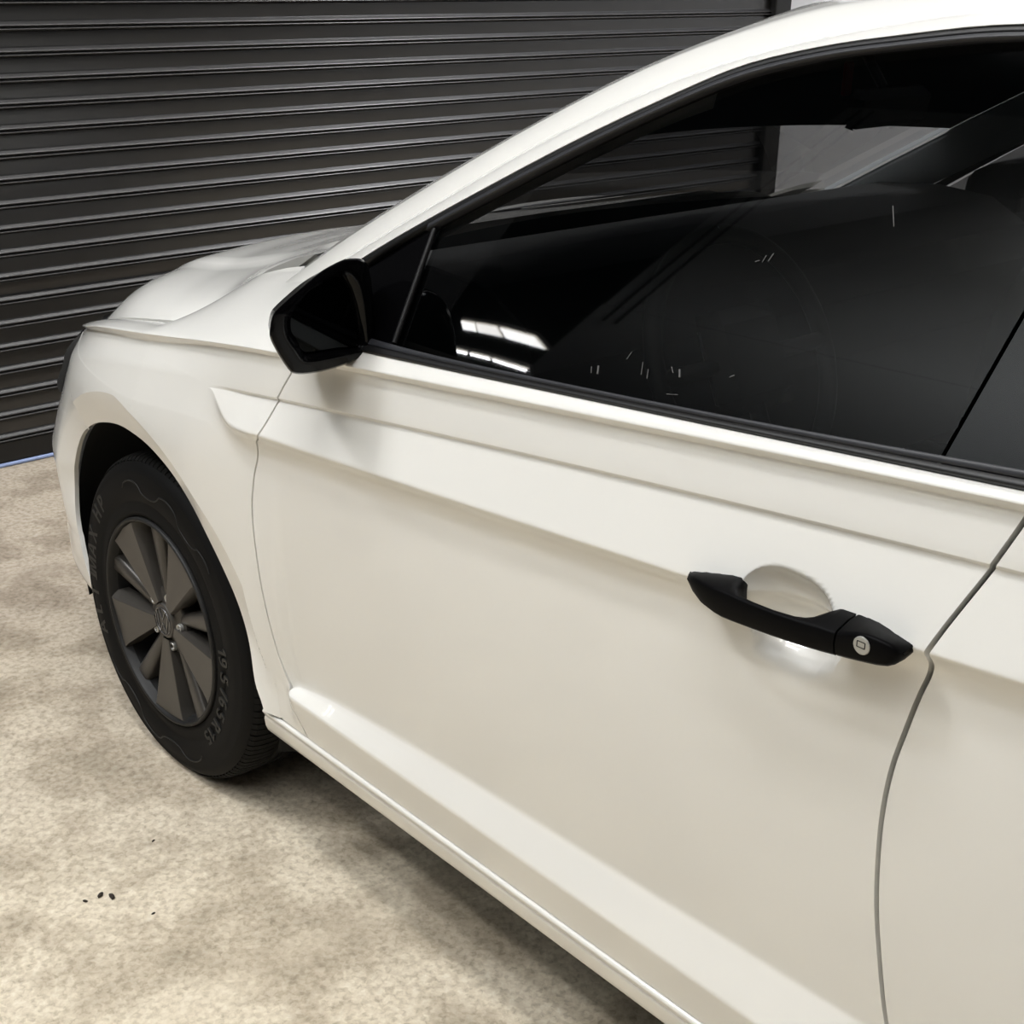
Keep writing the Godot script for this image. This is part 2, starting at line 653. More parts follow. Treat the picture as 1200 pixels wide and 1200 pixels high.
func bonnet() -> ArrayMesh:
	var mb := MB.new()
	var prof := [Vector2(-.80, .722), Vector2(-.66, .775), Vector2(-.56, .805), Vector2(-.36, .853), Vector2(-.02, .915), Vector2(.14, .945)]
	for sg in [1.0, -1.0]:
		var P := []
		var NU := 44
		for i in NU + 1:
			var u: float = float(i) / NU * 9.3
			var N := crom(WING_TOP, u) + Vector3(-.002, .002, -.0075)
			var cx := lerpf(-.80, .12, pow(float(i) / NU, 1.0))
			var C := Vector3(cx, cub(prof, cx), 0)
			var row := PackedVector3Array()
			for j in 33:
				var s: float = float(j) / 32
				var p := Vector3(lerpf(N.x, C.x, 1.0 - pow(1.0 - s, 1.6)), lerpf(N.y, C.y, 1.0 - (1.0 - s) * (1.0 - s)), lerpf(N.z, 0, s))
				p.y += (.040 + .020 * ss(3.2, .6, u)) * (1.0 - exp(-9.0 * s)) * ss(-.7, .6, u) + .009 * ss(.49, .44, p.z) * clampf(u, .2, 1) - .004 * s - .010 * ss(7.4, 9.3, u) * (1.0 - s)
				p.z *= sg
				row.append(p)
			P.append(row)
		var lip := PackedVector3Array()
		var lip2 := PackedVector3Array()
		for p in P[0]:
			lip.append(p + Vector3(-.012, -.012, 0))
			lip2.append(p + Vector3(-.008, -.075, 0))
		P.insert(0, lip)
		P.insert(0, lip2)
		mb.grid(P, Vector3.UP)
		var e := PackedVector3Array()
		for row in P:
			e.append(row[0])
		mb.strip(e, Vector3(0, -.02, -.004 * sg), Vector3(0, 0, sg))
	return mb.mesh()

func rail(sg: float) -> ArrayMesh:
	var mb := MB.new()
	var P := []
	var NX := 90
	for i in 10:
		P.append(PackedVector3Array())
	for j in NX + 1:
		var s: float = float(j) / NX
		var a := cub3(WHITE_LOW, lerpf(.42, 2.88, s))
		var b := cub3(RAIL_LINE, lerpf(.32, 3.03, s))
		var c := cub3(RAIL_TOP, lerpf(.22, 3.13, s))
		var d := (b - a)
		var e := (c - b)
		var groove := (d.normalized() + e.normalized()).normalized() * .003
		P[0].append(a + Vector3(0, 0, -.02))
		P[1].append(a)
		P[2].append(a + d * .06 + Vector3(0, .0012, .0022))
		P[3].append(a + d * .55 + Vector3(0, .002, .003))
		P[4].append(b - groove + Vector3(0, .0005, .0008))
		P[5].append(b + Vector3(0, -.0028, -.0028))
		P[6].append(b + groove + Vector3(0, .0005, .0008))
		P[7].append(b + e * .5 + Vector3(0, .008, .006))
		P[8].append(c)
		P[9].append(c + Vector3(.03, -.006, -.03))
	for row in P:
		for j in row.size():
			row[j].z *= sg
	mb.grid(P, Vector3(0, .6, sg))
	return mb.mesh()

func window_band(x0: float, x1: float, sg: float, lo_inset: float, hi_inset: float, lift: float, nx := 60) -> ArrayMesh:
	# band between the white edge and the glass
	var mb := MB.new()
	var P := [PackedVector3Array(), PackedVector3Array(), PackedVector3Array(), PackedVector3Array()]
	for j in nx + 1:
		var x := lerpf(x0, x1, float(j) / nx)
		var a := cub3(WHITE_LOW, x)
		var b := cub3(GLASS_TOP, x)
		var p := a.lerp(b, hi_inset)
		var q := a.lerp(b, lo_inset)
		var up := Vector3(0, .3, 1).normalized() * lift
		P[0].append(p - up * .6)
		P[1].append(p.lerp(q, .12) + up)
		P[2].append(p.lerp(q, .85) + up)
		P[3].append(q - Vector3(0, 0, .012))
	for row in P:
		for j in row.size():
			row[j].z *= sg
	mb.grid(P, Vector3(0, .2, sg))
	return mb.mesh()

func pane(fx: Callable, rx: Callable, sg: float, push: float, nx := 40, below := .012) -> ArrayMesh:
	var mb := MB.new()
	var P := []
	for i in 17:
		var t: float = float(i) / 16
		var row := PackedVector3Array()
		for j in nx + 1:
			var y := 1.1
			var x := 1.0
			for it in 5:
				x = lerpf(fx.call(y), rx.call(y), float(j) / nx)
				y = lerpf(cub3(GLASS_TOP, x).y + .006, y_belt(x) - below, t)
			row.append(Vector3(x, y, (glass_z(x, y) + push) * sg))
		P.append(row)
	mb.grid(P, Vector3(0, .2, sg))
	return mb.mesh()

func belt_strip(x0: float, x1: float, sg: float, upper: bool) -> ArrayMesh:
	var mb := MB.new()
	var P := []
	var prof := [[0.0, -.004], [.04, .0], [.12, .002], [.40, .002], [.46, .0]] if upper else [[.44, -.002], [.5, .0015], [.8, .003], [.96, .002], [1.0, -.004]]
	for e in prof:
		var row := PackedVector3Array()
		for j in 49:
			var x := lerpf(x0, x1, float(j) / 48)
			var a := Vector3(x, y_belt(x), glass_z(x, y_belt(x)) + .003)
			var b := Vector3(x, y_seal(x), .848)
			var p := a.lerp(b, e[0]) + Vector3(0, e[1] * .6, e[1])
			p.z *= sg
			row.append(p)
		P.append(row)
	mb.grid(P, Vector3(0, .5, sg))
	return mb.mesh()

func rocker(sg: float) -> ArrayMesh:
	var mb := MB.new()
	var prof := [[.2935, .835], [.2925, .850], [.2910, .8540], [.2885, .8562], [.2855, .8562], [.2820, .8540], [.2775, .8512], [.2745, .8500], [.2735, .8485], [.2725, .850], [.268, .850], [.250, .845], [.237, .839], [.231, .834], [.228, .826], [.228, .78]]
	var P := []
	for e in prof:
		var row := PackedVector3Array()
		var x0: float = lerpf(.353, .372, (e[0] - .228) / .066)
		for j in 61:
			row.append(Vector3(lerpf(x0, 2.26, float(j) / 60), e[0], e[1] * sg))
		P.append(row)
	mb.grid(P, Vector3(0, .1, sg))
	var l := PackedVector3Array()
	for row in P:
		l.append(row[0])
	l.append(Vector3(.37, .2935, .78 * sg))
	mb.face(l, Vector3.LEFT)
	return mb.mesh()

# ---------------------------------------------------------------- things on the door
func handle_loop(x: float, ylo: float, ymid: float, yup: float, zf: float, zb: float) -> PackedVector3Array:
	var zt := lerpf(zb, zf, .25)
	return PackedVector3Array([
		Vector3(x, ylo + .006, zb), Vector3(x, ylo + .001, lerpf(zb, zf, .55)), Vector3(x, ylo + .001, zf - .006), Vector3(x, ylo + .005, zf - .0015),
		Vector3(x, lerpf(ylo, ymid, .55), zf + .0008), Vector3(x, ymid - .005, zf), Vector3(x, ymid - .001, zf - .0018), Vector3(x, lerpf(ymid, yup, .5) + .001, lerpf(zt, zf, .5)),
		Vector3(x, yup, zt), Vector3(x, yup - .004, zb)])

func door_handle() -> ArrayMesh:
	var mb := MB.new()
	var L := []
	for e in [[1.287, .870, .8745, .871, .888, .868], [1.294, .8655, .879, .874, .8985, .868], [1.306, .860, .8825, .879, .905, .868], [1.322, .8555, .8845, .8835, .9105, .868], [1.338, .853, .8855, .8875, .9125, .868], [1.349, .8525, .886, .8888, .9135, .869], [1.357, .853, .8863, .884, .914, .882], [1.366, .8537, .8866, .8785, .9145, .893], [1.385, .8552, .8872, .8785, .915, .896], [1.41, .8572, .8882, .8798, .9155, .897], [1.435, .8595, .8896, .8835, .9155, .896], [1.449, .8608, .8905, .889, .915, .892], [1.460, .862, .8915, .896, .9145, .880], [1.469, .863, .8923, .900, .914, .866], [1.4835, .865, .8935, .9012, .9135, .864]]:
		L.append(handle_loop(e[0], e[1], e[2], e[3], e[4], e[5]))
	mb.loft(L)
	return mb.mesh()

func handle_cap() -> ArrayMesh:
	var mb := MB.new()
	var L := []
	for e in [[1.4856, .8655, .8938, .9012, .9135, .864], [1.495, .867, .8975, .9012, .9135, .864], [1.505, .869, .9015, .9008, .914, .864], [1.516, .871, .904, .899, .914, .864], [1.527, .8730, .904, .896, .9135, .864], [1.537, .8755, .903, .894, .912, .864], [1.543, .8790, .901, .893, .910, .864], [1.5465, .8845, .8975, .8925, .905, .864], [1.5475, .888, .894, .892, .898, .866]]:
		L.append(handle_loop(e[0], e[1], e[2], e[3], e[4], e[5]))
	mb.loft(L)
	return mb.mesh()

func disc(c: Vector3, r: float, depth: float, seg := 28, bevel := .0008) -> ArrayMesh:
	var mb := MB.new()
	var q := PackedVector3Array()
	for k in seg:
		q.append(c + Vector3(cos(TAU * k / seg), sin(TAU * k / seg), 0) * r)
	mb.slab(q, Vector3(0, 0, -depth), bevel)
	return mb.mesh()

# ---------------------------------------------------------------- door mirror
const MIRROR_BACK := [[1.091, .867], [1.089, .842], [1.081, .831], [1.057, .824], [1.011, .822], [.964, .824], [.956, .831], [.949, .868], [.946, .909], [.948, .940], [.954, .957], [.978, .973], [1.000, .984], [1.013, .986], [1.038, .977], [1.068, .927], [1.082, .899]]
const MIRROR_FORE := [[1.076, .825], [1.073, .799], [1.065, .788], [1.041, .781], [.992, .778], [.944, .780], [.935, .788], [.927, .826], [.924, .868], [.927, .901], [.933, .919], [.958, .935], [.981, .947], [.994, .949], [1.020, .939], [1.052, .888], [1.066, .858]]
const MIRROR_GLASS := [[1.032, .953], [1.055, .929], [1.065, .898], [1.069, .874], [1.050, .859], [1.026, .852], [.985, .846], [.970, .848], [.972, .882], [.975, .934], [.996, .947], [1.010, .955]]

func mirror_loop(x: float, k: float, sg: float) -> PackedVector3Array:
	var q := PackedVector3Array()
	var cen := Vector3(x, 1.012, .897)
	for i in MIRROR_BACK.size():
		var t: float = (x - .6) / .06
		var a := Vector3(x, lerpf(MIRROR_FORE[i][0], MIRROR_BACK[i][0], t), lerpf(MIRROR_FORE[i][1], MIRROR_BACK[i][1], t))
		if t < 0:
			a = Vector3(x, MIRROR_FORE[i][0], MIRROR_FORE[i][1])
		if x < .6:
			cen = Vector3(x, .995, .865)
		a = cen + (a - cen) * k
		a.z = maxf(a.z, .815)
		a.z *= sg
		q.append(a)
	return round_loop(q)

func round_loop(q: PackedVector3Array) -> PackedVector3Array:
	# closed outline with softened corners
	var o := PackedVector3Array()
	var N := q.size()
	for i in N:
		for f in [0.0, .25, .5, .75]:
			var c: Vector3 = q[i].cubic_interpolate(q[(i + 1) % N], q[(i + N - 1) % N], q[(i + 2) % N], f)
			o.append(c.lerp(q[i].lerp(q[(i + 1) % N], f), .35))
	return o

func glass_loop(x: float, k: float, sg: float) -> PackedVector3Array:
	var q := PackedVector3Array()
	for e in MIRROR_GLASS:
		q.append(Vector3(x, 1.014 + (e[0] - 1.014) * k, (.903 + (e[1] - .903) * k) * sg))
	return round_loop(q)

func mirror(car: Node3D, sg: float, label: String) -> void:
	var root := Node3D.new()
	root.name = "side_mirror"
	car.add_child(root, true)
	root.set_meta("label", label)
	var mb := MB.new()
	var L := []
	for e in [[.535, .30], [.548, .55], [.565, .74], [.590, .90], [.612, .965], [.617, .972], [.619, .962], [.621, .975], [.640, .985], [.656, .985], [.662, .975], [.665, .955]]:
		L.append(mirror_loop(e[0], e[1], sg))
	mb.loft(L, false)
	var fan := mirror_loop(.535, .30, sg)
	mb.face(fan, Vector3.LEFT)
	# rear rim closing to the glass opening
	var rim := mirror_loop(.665, .955, sg)
	var gl := glass_loop(.6655, 1.06, sg)
	var rows := [PackedVector3Array(), PackedVector3Array(), PackedVector3Array(), PackedVector3Array()]
	for k in 73:
		var a := TAU * (k % 72) / 72.0
		var d := Vector2(cos(a), sin(a))
		var p := poly_hit(rim, d, Vector2(1.014, .903 * sg))
		var q := poly_hit(gl, d, Vector2(1.014, .903 * sg))
		var w := poly_hit(glass_loop(.655, 1.0, sg), d, Vector2(1.014, .903 * sg))
		rows[0].append(Vector3(.665, p.x, p.y))
		rows[1].append(Vector3(.668, lerpf(p.x, q.x, .5), lerpf(p.y, q.y, .5)))
		rows[2].append(Vector3(.6685, q.x, q.y))
		rows[3].append(Vector3(.652, w.x, w.y))
	mb.grid(rows, Vector3.RIGHT, true)
	part("mirror_housing", mb.mesh(), M.gloss_black, root)
	var g := MB.new()
	g.slab(glass_loop(.658, .985, sg), Vector3(-.004, 0, 0), .002)
	part("mirror_glass", g.mesh(), M.mirror_glass, root, "dark mirror glass in a black rim")
	var f := MB.new()
	var F := []
	for e in [[.80, .975, .60, .05, .03], [.815, .968, .60, .045, .025], [.83, .962, .60, .04, .02], [.845, .962, .60, .04, .018]]:
		var q := PackedVector3Array()
		for k in 14:
			q.append(Vector3(e[2] + cos(TAU * k / 14) * e[3], e[1] + sin(TAU * k / 14) * e[4], e[0] * sg))
		F.append(q)
	f.loft(F)
	part("mirror_foot", f.mesh(), M.black, root)

func poly_hit(loop: PackedVector3Array, d: Vector2, c: Vector2) -> Vector2:
	# where the ray from c along d leaves the loop, in (y, z)
	var best := c + d * .01
	var far := 0.0
	for i in loop.size():
		var a := Vector2(loop[i].y, loop[i].z) - c
		var b := Vector2(loop[(i + 1) % loop.size()].y, loop[(i + 1) % loop.size()].z) - c
		var e := b - a
		var den := d.cross(e)
		if absf(den) < 1e-9:
			continue
		var t := a.cross(e) / den
		var s := a.cross(d) / den
		if t > 0 and s >= -1e-4 and s <= 1.0001 and t > far:
			far = t
			best = c + d * t
	return best

# ---------------------------------------------------------------- wheel, about its own axle; z is the distance from the middle of the car
func polar(r: float, deg: float, z: float) -> Vector3:
	return Vector3(r * cos(deg_to_rad(deg)), r * sin(deg_to_rad(deg)), z)

func arc_letters(text: String, r: float, start: float, step: float, size: float, z: float, parent: Node3D) -> void:
	var f := SystemFont.new()
	f.font_names = PackedStringArray(["Droid Sans"])
	f.font_weight = 700
	var deg := start
	for ch in text:
		if ch != " ":
			var tm := TextMesh.new()
			tm.text = ch
			tm.font = f
			tm.font_size = 32
			tm.pixel_size = size / 23.0
			tm.depth = .003
			var o := part("letter", tm, M.rubber_mark, parent)
			o.transform = Transform3D(Basis(Vector3.BACK, deg_to_rad(deg - 90.0)), polar(r, deg, z))
		deg -= step * (.6 if ch == " " or ch == "I" or ch == "1" or ch == "/" else 1.0)

func build_wheel(car: Node3D, called: String, at: Vector3, label: String) -> Node3D:
	var w := Node3D.new()
	w.name = called
	w.position = at
	car.add_child(w, true)
	w.set_meta("label", label)
	var t := MB.new()
	var prof := []
	for e in [[.197, .832], [.204, .8435], [.214, .8445], [.228, .8405], [.233, .843], [.250, .847], [.270, .846], [.283, .842], [.287, .8435], [.299, .836], [.306, .826], [.3095, .812], [.3105, .79], [.3105, .66], [.300, .64], [.27, .633], [.23, .64], [.20, .645]]:
		prof.append(Vector2(e[0], e[1]))
	t.lathe(prof, Vector3.ZERO, 128, -.3025)
	part("tire", t.mesh(), M.rubber, w)
	# tread ribs and shoulder blocks
	var tr := MB.new()
	for rib in [[.765, .745], [.737, .712], [.704, .684]]:
		var q := []
		for e in [[.308, rib[0]], [.3145, rib[0]], [.3160, rib[0] - .003], [.3160, rib[1] + .003], [.3145, rib[1]], [.308, rib[1]]]:
			q.append(Vector2(e[0], e[1]))
		tr.lathe(q, Vector3.ZERO, 128, -.3025)
	for row in [[.774, .831], [.676, .648]]:
		var nb := 66
		for k in nb:
			var a0: float = 360.0 * k / nb
			for half in 2:
				var a1: float = a0 + half * 2.75
				var wd: float = 2.35 if half == 0 else 2.1
				var P := []
				for e in [[.306, row[0]], [.3155, row[0]], [.3158, lerpf(row[0], row[1], .35)], [.3140, lerpf(row[0], row[1], .65)], [.3105, lerpf(row[0], row[1], .88)], [.3045, row[1]]]:
					var r := PackedVector3Array()
					for da in [0.0, .0, wd, wd]:
						r.append(polar(e[0], a1 + da, e[1]))
					r[0] = polar(e[0] - .006, a1, e[1])
					r[3] = polar(e[0] - .006, a1 + wd, e[1])
					for j in 4:
						r[j].y = maxf(r[j].y, -.3025)
					P.append(r)
				var mid := polar(1.0, a1 + wd * .5, .2)
				for i in 5:
					for j in 3:
						tr.quad(P[i][j], P[i][j + 1], P[i + 1][j + 1], P[i + 1][j], mid if j == 1 else (P[i][j] + P[i + 1][j + 1]) * .5 - polar(.31, a1 + wd * .5, P[i][j].z))
	part("tread", tr.mesh(), M.tread, w).set_meta("kind", "stuff")
	arc_letters("195/65R15", .232, 8.0, 8.2, .027, .8455, w)
	arc_letters("ALTIMAX HP", .262, 203.0, 8.0, .032, .8455, w)
	# raised wave lines on the side wall
	for span in [[112, 40], [300, 215]]:
		var wv := MB.new()
		var pts := PackedVector3Array()
		for i in 49:
			var s: float = float(i) / 48
			var deg := lerpf(span[0], span[1], s)
			pts.append(polar(.258 + .012 * signf(sin(s * 15.0)) * pow(absf(sin(s * 15.0)), .5), deg, .8462))
		wv.tube(pts, .0016, 6)
		part("sidewall_rib", wv.mesh(), M.rubber_mark, w)
	# rim: lip, barrel
	var rm := MB.new()
	var rp := []
	for e in [[.2005, .838], [.2015, .8455], [.1995, .849], [.196, .8495], [.1935, .847], [.1915, .840], [.1885, .830]]:
		rp.append(Vector2(e[0], e[1]))
	rm.lathe(rp, Vector3.ZERO, 128)
	part("rim", rm.mesh(), M.rim_dark, w)
	var ba := MB.new()
	ba.lathe([Vector2(.1886, .831), Vector2(.184, .80), Vector2(.176, .74), Vector2(.172, .66)], Vector3.ZERO, 96)
	part("rim_barrel", ba.mesh(), M.void_black, w)
	var bk := MB.new()
	bk.lathe([Vector2(.172, .665), Vector2(.10, .66), Vector2(.001, .66)], Vector3.ZERO, 48)
	part("wheel_back", bk.mesh(), M.void_black, w)
	var bd := MB.new()
	bd.lathe([Vector2(.001, .785), Vector2(.07, .785), Vector2(.075, .775), Vector2(.128, .772), Vector2(.130, .768), Vector2(.130, .752), Vector2(.07, .75)], Vector3.ZERO, 64)
	part("brake_disc", bd.mesh(), M.brake, w)
	# five broad blades and five narrow spokes
	for k in 5:
		var c: float = 55.0 + 72.0 * k
		var b := MB.new()
		var P := []
		for i in 15:
			var s: float = float(i) / 14
			var r := lerpf(.036, .1915, s)
			var hw := lerpf(.0110, .0550, s)
			if s > .9:
				hw *= lerpf(1.0, 1.05, (s - .9) * 10.0)
			var z := lerpf(.8355, .8445, s)
			var bev := lerpf(.003, .013, s)
			var row := PackedVector3Array()
			for e in [[hw, -.034], [hw, -.0016], [hw - .0015, 0.0], [hw * .1, -.002 * s], [-hw + bev, .0016 * s], [-hw + bev - .0012, .0008], [-hw, -.010 * s - .003], [-hw - .001, -.034]]:
				var rr: float = r - (e[0] * e[0]) / (2.0 * maxf(r, .06)) * s
				var q := polar(rr, c, 0) + polar(1.0, c + 90, 0) * float(e[0])
				row.append(Vector3(q.x, q.y, z + e[1]))
			P.append(row)
		b.grid(P, Vector3.BACK)
		part("broad_spoke", b.mesh(), M.alloy, w)
		var n := MB.new()
		P = []
		c = 19.0 + 72.0 * k
		for i in 9:
			var s: float = float(i) / 8
			var r := lerpf(.045, .1905, s)
			var hw := lerpf(.012, .020, s)
			var z := lerpf(.826, .8375, s)
			var row := PackedVector3Array()
			for e in [[hw, -.032], [hw, -.008], [hw - .005, -.001], [0.0, 0.0], [-hw + .008, 0.0], [-hw, -.007], [-hw, -.032]]:
				var q := polar(r, c, 0) + polar(1.0, c + 90, 0) * float(e[0])
				row.append(Vector3(q.x, q.y, z + e[1]))
			P.append(row)
		n.grid(P, Vector3.BACK)
		part("narrow_spoke", n.mesh(), M.alloy, w)
		var nut := MB.new()
		var np := []
		for e in [[.0015, .826], [.0045, .826], [.0045, .8325], [.0075, .8335], [.0085, .832], [.0085, .815]]:
			np.append(Vector2(e[0], e[1]))
		nut.lathe(np, polar(.0505, 3.0 + 72.0 * k, 0), 12)
		part("lug_nut", nut.mesh(), M.nut, w)
	var hub := MB.new()
	hub.lathe([Vector2(.064, .800), Vector2(.064, .822), Vector2(.060, .826), Vector2(.034, .828), Vector2(.0335, .834), Vector2(.031, .8365), Vector2(.0005, .8372)], Vector3.ZERO, 64)
	part("hub", hub.mesh(), M.alloy, w)
	var em := MB.new()
	var ring := PackedVector3Array()
	for k in 41:
		ring.append(polar(.0265, 9.0 * k, .8372))
	em.tube(ring, .0013, 6)
	for l in [[[-.0115, .0235], [-.0, .003]], [[.0115, .0235], [.0, .003]], [[-.021, .0155], [-.010, -.022]], [[-.010, -.022], [0, -.003]], [[0, -.003], [.010, -.022]], [[.010, -.022], [.021, .0155]]]:
		em.tube(PackedVector3Array([Vector3(l[0][0], l[0][1], .8375), Vector3(l[1][0], l[1][1], .8375)]), .0014, 6)
	part("hub_emblem", em.mesh(), M.emblem, w)
	return w

# ---------------------------------------------------------------- the car
func extrude_z(profile: Array, z0: float, z1: float) -> ArrayMesh:
	var mb := MB.new()
	var l := PackedVector3Array()
	for e in profile:
		l.append(Vector3(e[0], e[1], z1))
	mb.slab(l, Vector3(0, 0, z0 - z1), .004)
	return mb.mesh()

func seat(car: Node3D, z: float, head: Material) -> void:
	var s := Node3D.new()
	s.name = "front_seat"
	car.add_child(s, true)
	var c := MB.new()
	c.box(Vector3(1.18, .56, z), Vector3(.52, .16, .48), .05, Basis(Vector3.BACK, .12))
	part("seat_cushion", c.mesh(), M.seat, s)
	var b := MB.new()
	b.box(Vector3(1.52, .85, z), Vector3(.14, .60, .46), .05, Basis(Vector3.BACK, -.32))
	part("backrest", b.mesh(), M.seat, s)
	var h := MB.new()
	h.box(Vector3(1.63, 1.20, z), Vector3(.10, .17, .25), .035, Basis(Vector3.BACK, -.22))
	part("headrest", h.mesh(), head, s)

func build_car() -> void:
	var car := thing("car", "white four-door car with black mirror, handle and wheels parked before the dark roller shutter", "car")
	var gapf := func(y: float) -> float: return cub(GAP_FRONT, y) + .002
	var gapr := func(y: float) -> float: return cub(GAP_REAR, y) - .0028
	var gapr2 := func(y: float) -> float: return cub(GAP_REAR, y) + .0028
	var rear_edge := func(y: float) -> float: return minf(2.47, 2.651 - sqrt(maxf(.0, .455 * .455 - (y - .303) * (y - .303)))) if y < .74 else 2.47
	var rear_edge2 := func(y: float) -> float: return rear_edge.call(y) + .005
	var tail := func(_y: float) -> float: return 3.46
	for sg in [1.0, -1.0]:
		var near: bool = sg > 0
		# panels
		part("front_fender", front_wing(sg), M.paint, car)
		part("rocker_panel", rocker(sg), M.paint, car)
		part("roof_rail", rail(sg), M.paint, car, "white windscreen pillar and roof edge" if near else "")
		part("headlamp", headlamp(sg), M.lamp_dark, car)
		var door := part("front_door", side_panel(gapf, gapr, 300 if near else 60, sg, 0, 22, near, not near), M.paint, car, "white front door with two body creases" if near else "")
		part("rear_door", side_panel(gapr2, rear_edge, 90 if near else 40, sg, 0, 22, false, not near), M.paint, car)
		part("rear_quarter_panel", side_panel(rear_edge2, tail, 30, sg, 0, 12, false, true), M.paint, car)
		# window parts of the front door
		part("window_glass", pane(func(_y): return .716, func(y): return lerpf(1.512, 1.548, clampf((y - 1.02) / .2, 0, 2)), sg, -.006), M.tint, door, "dark tinted door window")
		part("window_frame", window_band(.46, 2.72, sg, .72, .05, .0035, 110), M.frame_black, car)
		part("window_weatherstrip", window_band(.70, 2.5, sg, 1.02, .42, .0065, 90), M.frame_grey, car)
		part("sail_panel", pane(func(_y): return .40, func(_y): return .708, sg, -.003), M.gloss_black if near else M.tint, door)
		part("corner_bar", corner_bar(sg), M.black, door)
		part("pillar_cover", pane(func(y): return lerpf(1.518, 1.554, clampf((y - 1.02) / .2, 0, 2)), func(y): return lerpf(1.62, 1.66, clampf((y - 1.02) / .2, 0, 2)), sg, -.002), M.pillar, car)
		part("rear_window_glass", pane(func(y): return lerpf(1.626, 1.666, clampf((y - 1.02) / .2, 0, 2)), func(y): return lerpf(2.42, 2.36, clampf((y - 1.02) / .2, 0, 2)), sg, -.006), M.tint, car)
		part("belt_seal_upper", belt_strip(.50, 2.66, sg, true), M.frame_grey, car)
		part("belt_seal_lower", belt_strip(.50, 2.66, sg, false), M.black, car)
		if near:
			part("door_handle", door_handle(), M.handle, door, "black pull door handle")
			part("handle_cap", handle_cap(), M.handle, door)
			part("lock_cylinder", disc(Vector3(1.5135, .8905, .9152), .0088, .006), M.lock, door, "small round grey key lock")
			var ky := MB.new()
			for e in [[0.0, .0028, .0085, .0009], [0.0, -.0028, .0085, .0009], [-.0042, 0.0, .0009, .0062], [.0042, 0.0, .0009, .0062]]:
				ky.box(Vector3(1.5132 + e[0], .8915 + e[1], .9153), Vector3(e[2], e[3], .0006), .0001)
			part("keyhole_outline", ky.mesh(), M.black, door)
			scratches(door)
		mirror(car, sg, "black door mirror ahead of the driver window" if near else "black door mirror on the far side")
	part("hood", bonnet(), M.paint, car)
	part("front_bumper", bumper(), M.paint, car)
	# cowl wedge at the foot of the windscreen pillar
	for sg in [1.0, -1.0]:
		var cw := MB.new()
		var l := PackedVector3Array()
		for e in [[.123, .948], [.150, .946], [.185, .957], [.219, .970], [.255, .990], [.291, 1.011], [.24, .997], [.181, .975], [.145, .960]]:
			l.append(Vector3(e[0], e[1] + .001, .665 * sg))
		cw.slab(l, Vector3(-.012, -.014, -.02 * sg), .001)
		part("cowl_cover", cw.mesh(), M.cowl, car)
	var cp := MB.new()
	var CP := []
	for i in 6:
		var row := PackedVector3Array()
		for k in 33:
			var q := lerpf(-1, 1, k / 32.0)
			var c := 1.0 - q * q
			row.append(Vector3(lerpf(.02, .32, i / 5.0) - .06 * c - .09 * c * i / 5.0, lerpf(.880, .985, i / 5.0) + .004 * c, .665 * q))
		CP.append(row)
	cp.grid(CP, Vector3.UP)
	part("cowl_panel", cp.mesh(), M.cowl_dark, car)
	# windscreen, roof, rear window, boot
	part("windshield", skin(RAIL_TOP, .285, 1.00, .15, .02, .0), M.clear, car)
	part("shade_band", skin(RAIL_TOP, .60, 1.00, .15, .02, .0, -.012), M.void_black, car, "dark shade band along the top of the windscreen")
	part("roof", skin(RAIL_TOP, .985, 2.72, -.0, .04, .13), M.paint, car)
	part("headliner", skin(RAIL_TOP, 1.00, 2.72, -.0, .02, .12, -.02), M.liner, car)
	part("rear_windshield", skin(RAIL_TOP, 2.70, 3.12, -.10, .03, .0), M.tint, car)
	var bt := MB.new()
	var B := []
	for i in 9:
		var x := lerpf(3.10, 3.52, float(i) / 8)
		var row := PackedVector3Array()
		for j in 25:
			var z := lerpf(-.74, .74, float(j) / 24)
			row.append(Vector3(x - .1 * z * z, 1.075 - .05 * pow(absf(z) / .74, 3.0) - .03 * (x - 3.1), z))
		B.append(row)
	var drop := PackedVector3Array()
	for p in B[8]:
		drop.append(p + Vector3(.05, -.75, 0))
	B.append(drop)
	bt.grid(B, Vector3(.4, 1, 0))
	part("trunk_lid", bt.mesh(), M.paint, car)
	# dark inner body behind the gaps, wheel houses, floor pan
	for sg in [1.0, -1.0]:
		var sh := MB.new()
		var P := []
		for i in 15:
			var y := lerpf(.98, .27, float(i) / 14)
			var row := PackedVector3Array()
			for j in 41:
				var x := lerpf(.43, 2.2, float(j) / 40)
				row.append(Vector3(x, y, (side_z(x, minf(y, y_seal(x) - .02)) - .060) * sg))
			P.append(row)
		sh.grid(P, Vector3(0, 0, sg))
		part("inner_body", sh.mesh(), M.jamb, car)
	for c in [[0.0, .302], [2.651, .302]]:
		for sg in [1.0, -1.0]:
			var wh := MB.new()
			var P := []
			for e in [[.395, .838], [.415, .80], [.415, .50], [.10, .50]]:
				var row := PackedVector3Array()
				for k in 41:
					var a := lerpf(-14, 194, k / 40.0)
					var q := polar(e[0], a, 0)
					row.append(Vector3(c[0] + q.x, maxf(.10, c[1] + q.y), e[1] * sg - (sg * .03 * ss(90, 180, a) if e[1] > .7 and c[0] < 1.0 else 0.0)))
				P.append(row)
			wh.grid(P, Vector3(0, -1, 0))
			part("wheel_arch_liner", wh.mesh(), M.void_black, car)
	for e in [["floor_pan", Vector3(1.32, .215, 0), Vector3(1.75, .05, 1.56)], ["undertray", Vector3(-.58, .29, 0), Vector3(.34, .06, 1.1)], ["engine_bay", Vector3(.0, .55, 0), Vector3(.9, .40, .98)], ["trunk_floor", Vector3(2.75, .40, 0), Vector3(1.1, .40, .98)]]:
		var fl := MB.new()
		fl.box(e[1], e[2], .01)
		part(e[0], fl.mesh(), M.void_black, car)
